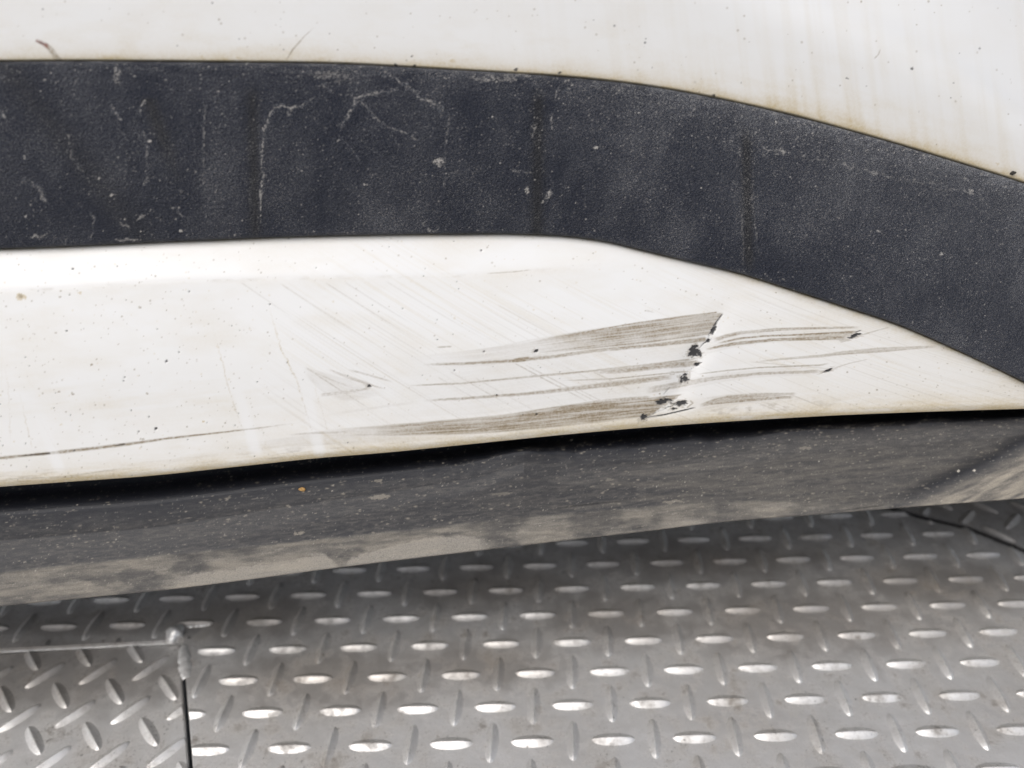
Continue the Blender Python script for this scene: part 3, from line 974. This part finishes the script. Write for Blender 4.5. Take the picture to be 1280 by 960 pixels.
# old line scratch at the left, runs, loose dirt
w.line('b', [(0, 572.5), (60, 567), (154, 556), (210, 548), (307, 537), (386, 527)], [3, 3.6, 3.6, 2, 1.2, .8], .75, (0, .25), .6, 50)
w.line('g', [(20, 571), (64, 567)], [.8, 2.4], .75, (.3, .05), .5, 51)
w.line('g', [(142, 557.5), (158, 555.5)], [1, 1.8], .65, (.3, .2), .5, 52)
w.blob('b', 178, 549, 3, 2, .6, 0, .7)
w.line('b', [(0, 599), (80, 596), (170, 583)], 1.0, .4, (.1, .3), .7, 53)
for i, (l, st) in enumerate([([(262, 392), (285, 482), (297, 520), (309, 552)], .30), ([(333, 374), (352, 437), (371, 475), (390, 538), (394, 556)], .42), ([(388, 463), (398, 500), (415, 556)], .2), ([(22, 482), (41, 564)], .14), ([(48, 520), (71, 564)], .16),
                             ([(325, 528), (334, 562)], .22), ([(0, 430), (10, 480), (14, 560)], .12)]):
    w.line('r', l, 2.2, st*1.3, (.35, .1), .9, 60 + i, wob=1.2, broken=.5)
    w.line('b', l, 1.0, st*.5, (.5, .1), 1.0, 60 + i, wob=1.2, broken=.9)
for (x0, x1, y0, y1, sl) in [(292, 318, 470, 560, .30), (372, 398, 440, 560, .22), (45, 68, 500, 580, .38)]:   # washed clean by drips
    cxx = (x0 + x1)/2 + sl*(Y - (y0 + y1)/2)
    m = np.exp(-((X - cxx)/8)**4)*sstep(y0, y0 + 30, Y)*sstep(y1 + 14, y1, Y)
    w.m['r'] *= 1 - .85*m
    w.m['b'] *= 1 - .5*m
w.band('b', curve([(378, 458), (420, 470), (490, 488)]), curve([(378, 466), (405, 491), (490, 494)]), .22, 378, 490, (12, 40), (14, 2.0), 1.0, 5)
for i in range(9):
    w.line('b', [(384 + 6*i, 461 + 3.0*(i % 4)), (405 + 8*i, 471 + 3.2*(i % 4)), (424 + 9*i, 479 + 3.0*(i % 4))], .9 + .5*(i % 3), .34, (.2, .3), .8, 90 + i)
w.line('b', [(399, 494), (440, 489), (470, 484)], [4, 4, 2], .35, (.1, .2), .9, 71)
w.line('b', [(400, 520), (480, 508), (540, 500)], 3, .10, (.3, .3), .9, 72)
w.line('b', [(355, 544), (400, 541), (440, 540)], [2, 3, 2], .3, (.3, .1), .8, 73)
w.blob('r', 26, 371, 6, 4.5, .75, .2, .5); w.blob('b', 25, 370, 3.4, 2.6, .6)
w.blob('r', 100, 366, 3, 2, .6); w.blob('b', 75, 371, 1.6, 1.2, .6)
w.blob('g', 208, 452, 2.0, 1.5, .8); w.blob('g', 195, 536, 2.1, 1.5, .9); w.blob('b', 114, 456, 1.8, 1.6, .8); w.blob('b', 73, 490, 2, 1.5, .7); w.blob('b', 91, 492.5, 2, 1.5, .7)
w.blob('b', 184, 492, 2, 1.4, .6); w.blob('r', 254, 527, 2, 1.6, .8)
w.line('b', [(605, 342), (640, 340), (668, 337)], 1, .3, (.2, .2), .9, 78)
w.line('b', [(545, 434), (566, 433)], 1.6, .5, (.2, .2), 1.0, 79)
w.blob('b', 811, 389, 7, 1.2, .25, .1, .8)
w.specks('b', 420, (.4, 1.3), (.25, .75))
w.specks('b', 260, (.4, 1.2), (.3, .8), x=(0, 340))
w.specks('r', 300, (.6, 1.8), (.2, .5))
w.specks('g', 70, (.4, 1.2), (.5, .9), x=(0, 700))
for k in "rgb": w.m[k] = np.clip(w.m[k], 0, 1)
# paint is really missing at the chips
Pn = P.copy()
Pn[..., 1] += .0008 * w.m['g']
grid_object("bumper_panel", Pn - car_inv, w.m, M_PAINT, car)

# ---- dusty lip under the bumper
lt = lambda x: G(x) - 22
P, X, Y = panel(lt, LIPB, lip_off, 1.25, pre=[(0, .03, .004)], post=[(0, .0006, -.0012), (0, .003, -.002), (0, .06, 0.004)])
w = Wear(X, Y)
v = Y - G(X)
hgt = LIPB(X) - G(X)
kx = LK(X)
bb = np.minimum(BD(X), LIPB(X))
slope = -.09
yr = Y - slope*X
gen = sstep(14, 55, v/kx)
w.m['r'] += gen*(.02 + .30*np.clip(fbm(X/11, yr/2.0, 201, 4) - .42, 0, 1)*1.6 + .10*np.clip(fbm(X/90, yr/16, 202, 3) - .4, 0, 1) + .07)
w.m['r'] += .12*sstep(700, 1050, X)*gen
w.m['a'] += gen*.20*np.clip(fbm(X/10, yr/1.8, 203, 4)*2.6 - 1.5, 0, 1)*sstep(.3, .8, v/hgt)
w.m['a'] += sstep(500, 900, X)*sstep(30, 60, v)*.22*np.clip(fbm(X/40, yr/4, 204, 4)*2 - .7, 0, 1)
e = np.where(X < 1111, sstep(-2.5, 2, Y - bb + 3*(fbm(X/30, Y/9, 210, 3) - .5)), 0)
patchy = sstep(.36, .58, fbm(X/55, Y/26, 215, 4))
w.m['r'] += .50*e*(.25 + .85*patchy)*np.clip(fbm(X/24, yr/3, 205, 4)*1.8 - .45, .22, 1)
w.m['a'] += .46*e*(.35 + .75*patchy)*np.clip(fbm(X/40, yr/5, 206, 4)*1.8 - .40, .30, 1)
# pale scraped patch in the band
pt = curve([(150, 742), (220, 722), (290, 712), (330, 706), (372, 700), (405, 694), (425, 707), (440, 698), (470, 689), (520, 676), (590, 672), (612, 675)])
patch = sstep(-3, 2, Y - pt(X) + 5*(fbm(X/7, Y/6, 207, 3) - .5))*sstep(170, 260, X)*sstep(625, 590, X)*(1 - .8*np.exp(-((X - 426)/7)**2))
w.m['r'] += .75*patch
w.m['r'] += .35*sstep(800, 850, X)*sstep(900, 870, X)*sstep(-2, 4, Y - (650 - .06*(X - 830)))*.9
k1 = sstep(1085, 1140, X)
kk = Y - KL(X)
w.m['a'] += k1*sstep(2, 26, kk)*np.clip(fbm(X/26, (Y - .45*(1280 - X))/5, 208, 4)*2.2 - .5, .05, 1)*.7
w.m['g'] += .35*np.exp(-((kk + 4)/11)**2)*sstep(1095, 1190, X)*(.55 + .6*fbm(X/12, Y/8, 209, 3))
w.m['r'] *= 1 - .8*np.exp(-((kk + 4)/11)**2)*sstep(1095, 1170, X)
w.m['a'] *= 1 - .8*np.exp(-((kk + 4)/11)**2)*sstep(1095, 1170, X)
w.line('g', [(690, 636.5), (715, 633), (750, 629), (785, 625.5)], [.8, 1.6, 1.3, .8], .7, (.2, .2), .8, 3)
w.line('g', [(1040, 640), (1100, 632), (1112, 629)], [1, 2, 2], .5, (.3, .2), .9, 4)
w.line('r', [(930, 543.5), (990, 538), (1040, 533.5), (1100, 529), (1200, 524)], [3, 2, 2.4, 2, 2], .55, (.2, .2), .7, 5, wob=3.0, broken=1.0)
w.line('r', [(640, 565), (690, 558), (740, 552), (800, 549)], [2, 4, 3, 2], .40, (.3, .3), .7, 6, wob=3.0, broken=1.0)
w.line('r', [(560, 583), (610, 574), (650, 562)], [2, 3, 2], .25, (.3, .3), .7, 7, wob=3.0, broken=1.0)
for (x, y, rx, ry, st) in [(475, 621, 11, 3, .5), (472, 601, 6, 1.6, .5), (375, 666, 6, 2, .6), (760, 600, 10, 1.6, .4), (1010, 560, 8, 1.5, .4), (630, 617, 14, 1.4, .3), (840, 627, 12, 2, .5)]:
    w.blob('a', x, y, rx, ry, st, -.08, .8, int(x))
w.specks('b', 2600, (.2, .5), (.08, .35))
for i in range(260):                                        # fine scuffs along the plastic
    x0 = rng.uniform(-10, 1260)
    t_ = rng.uniform(.25, .98)
    y0 = float(G(x0) + (LIPB(x0) - G(x0))*t_)
    L_ = rng.uniform(12, 70)
    k_ = -.095 + rng.uniform(-.05, .05)
    w.line('r' if i % 4 else 'g', [(x0, y0), (x0 + L_/2, y0 + k_*L_/2 + rng.uniform(-.5, .5)), (x0 + L_, y0 + k_*L_)], rng.uniform(.5, 1.1), rng.uniform(.12, .45), (.3, .4), .8, i, broken=.7)
w.specks('b', 260, (.25, .8), (.3, .7), fn=lambda x, y: .3 + .7*math.exp(-(y - float(G(x)) - 20)/25))
w.specks('a', 900, (.35, .9), (.2, .7), stretch=2.5)
for (x, y) in [(1198, 588.5), (1218, 588), (714, 550)]: w.blob('b', x, y, 1.8, 1.4, .95)
grid_object("bumper_lip", P - car_inv, w.m, M_LIP, car)

# ---- dark inner structure and underbody behind the gaps
xs = np.linspace(-900, 1900, 40)
rows = []
for (yf, off) in [(lambda x: np.full_like(x, -140.), .20), (lambda x: T1(x), .10), (lambda x: T2(x), .065), (lambda x: G(x) - 5, .060), (lambda x: LIPB(x) - 60, .058)]:
    yy = yf(xs)
    rows.append(on_body(xs, yy, np.full_like(xs, off)))
low = rows[-1]
rows.append(low + np.array([0, .012, -.03]))
rows.append(low + np.array([0, .25, -.02]))
rows.append(low + np.array([0, 1.6, .0]))
grid_object("underbody", np.stack(rows) - car_inv, None, M_UNDER, car)

# ------------------------------------------------------------------ loose crumbs
def crumb(name, label, cat, px, py, offf, size, mat, seed, lift=.0006):
    p = on_body(np.array([float(px)]), np.array([float(py)]), offf(np.array([float(px)]), np.array([float(py)])))[0]
    rr = random.Random(seed)
    bm = bmesh.new()
    bmesh.ops.create_icosphere(bm, subdivisions=2, radius=1)
    for v in bm.verts:
        k = 1 + .35*math.sin(v.co.x*3.1 + seed)*math.cos(v.co.z*2.7) + rr.uniform(-.14, .14)
        v.co = Vector((v.co.x*size[0]*k, v.co.y*size[1]*k, v.co.z*size[2]*k))
    o = mesh_object(name, bm, mat, None, True)
    o.location = (p[0], p[1] - lift, p[2])
    o.rotation_euler = (0, rr.uniform(-.5, .5), 0)
    o["label"], o["category"] = label, cat
    return o


crumb("leaf_crumb", "small orange leaf crumb stuck on the dark lip near the gap", "crumb", 378, 611, lip_off, (.0022, .0008, .0015), M_CRUMB, 3)
crumb("grit_grain", "dark grit grain on the upper white panel at the right edge", "grit", 1265.5, 216, fender_off, (.0015, .0008, .0011), M_SEED, 5)

print("bars on the main plate:", n_main)
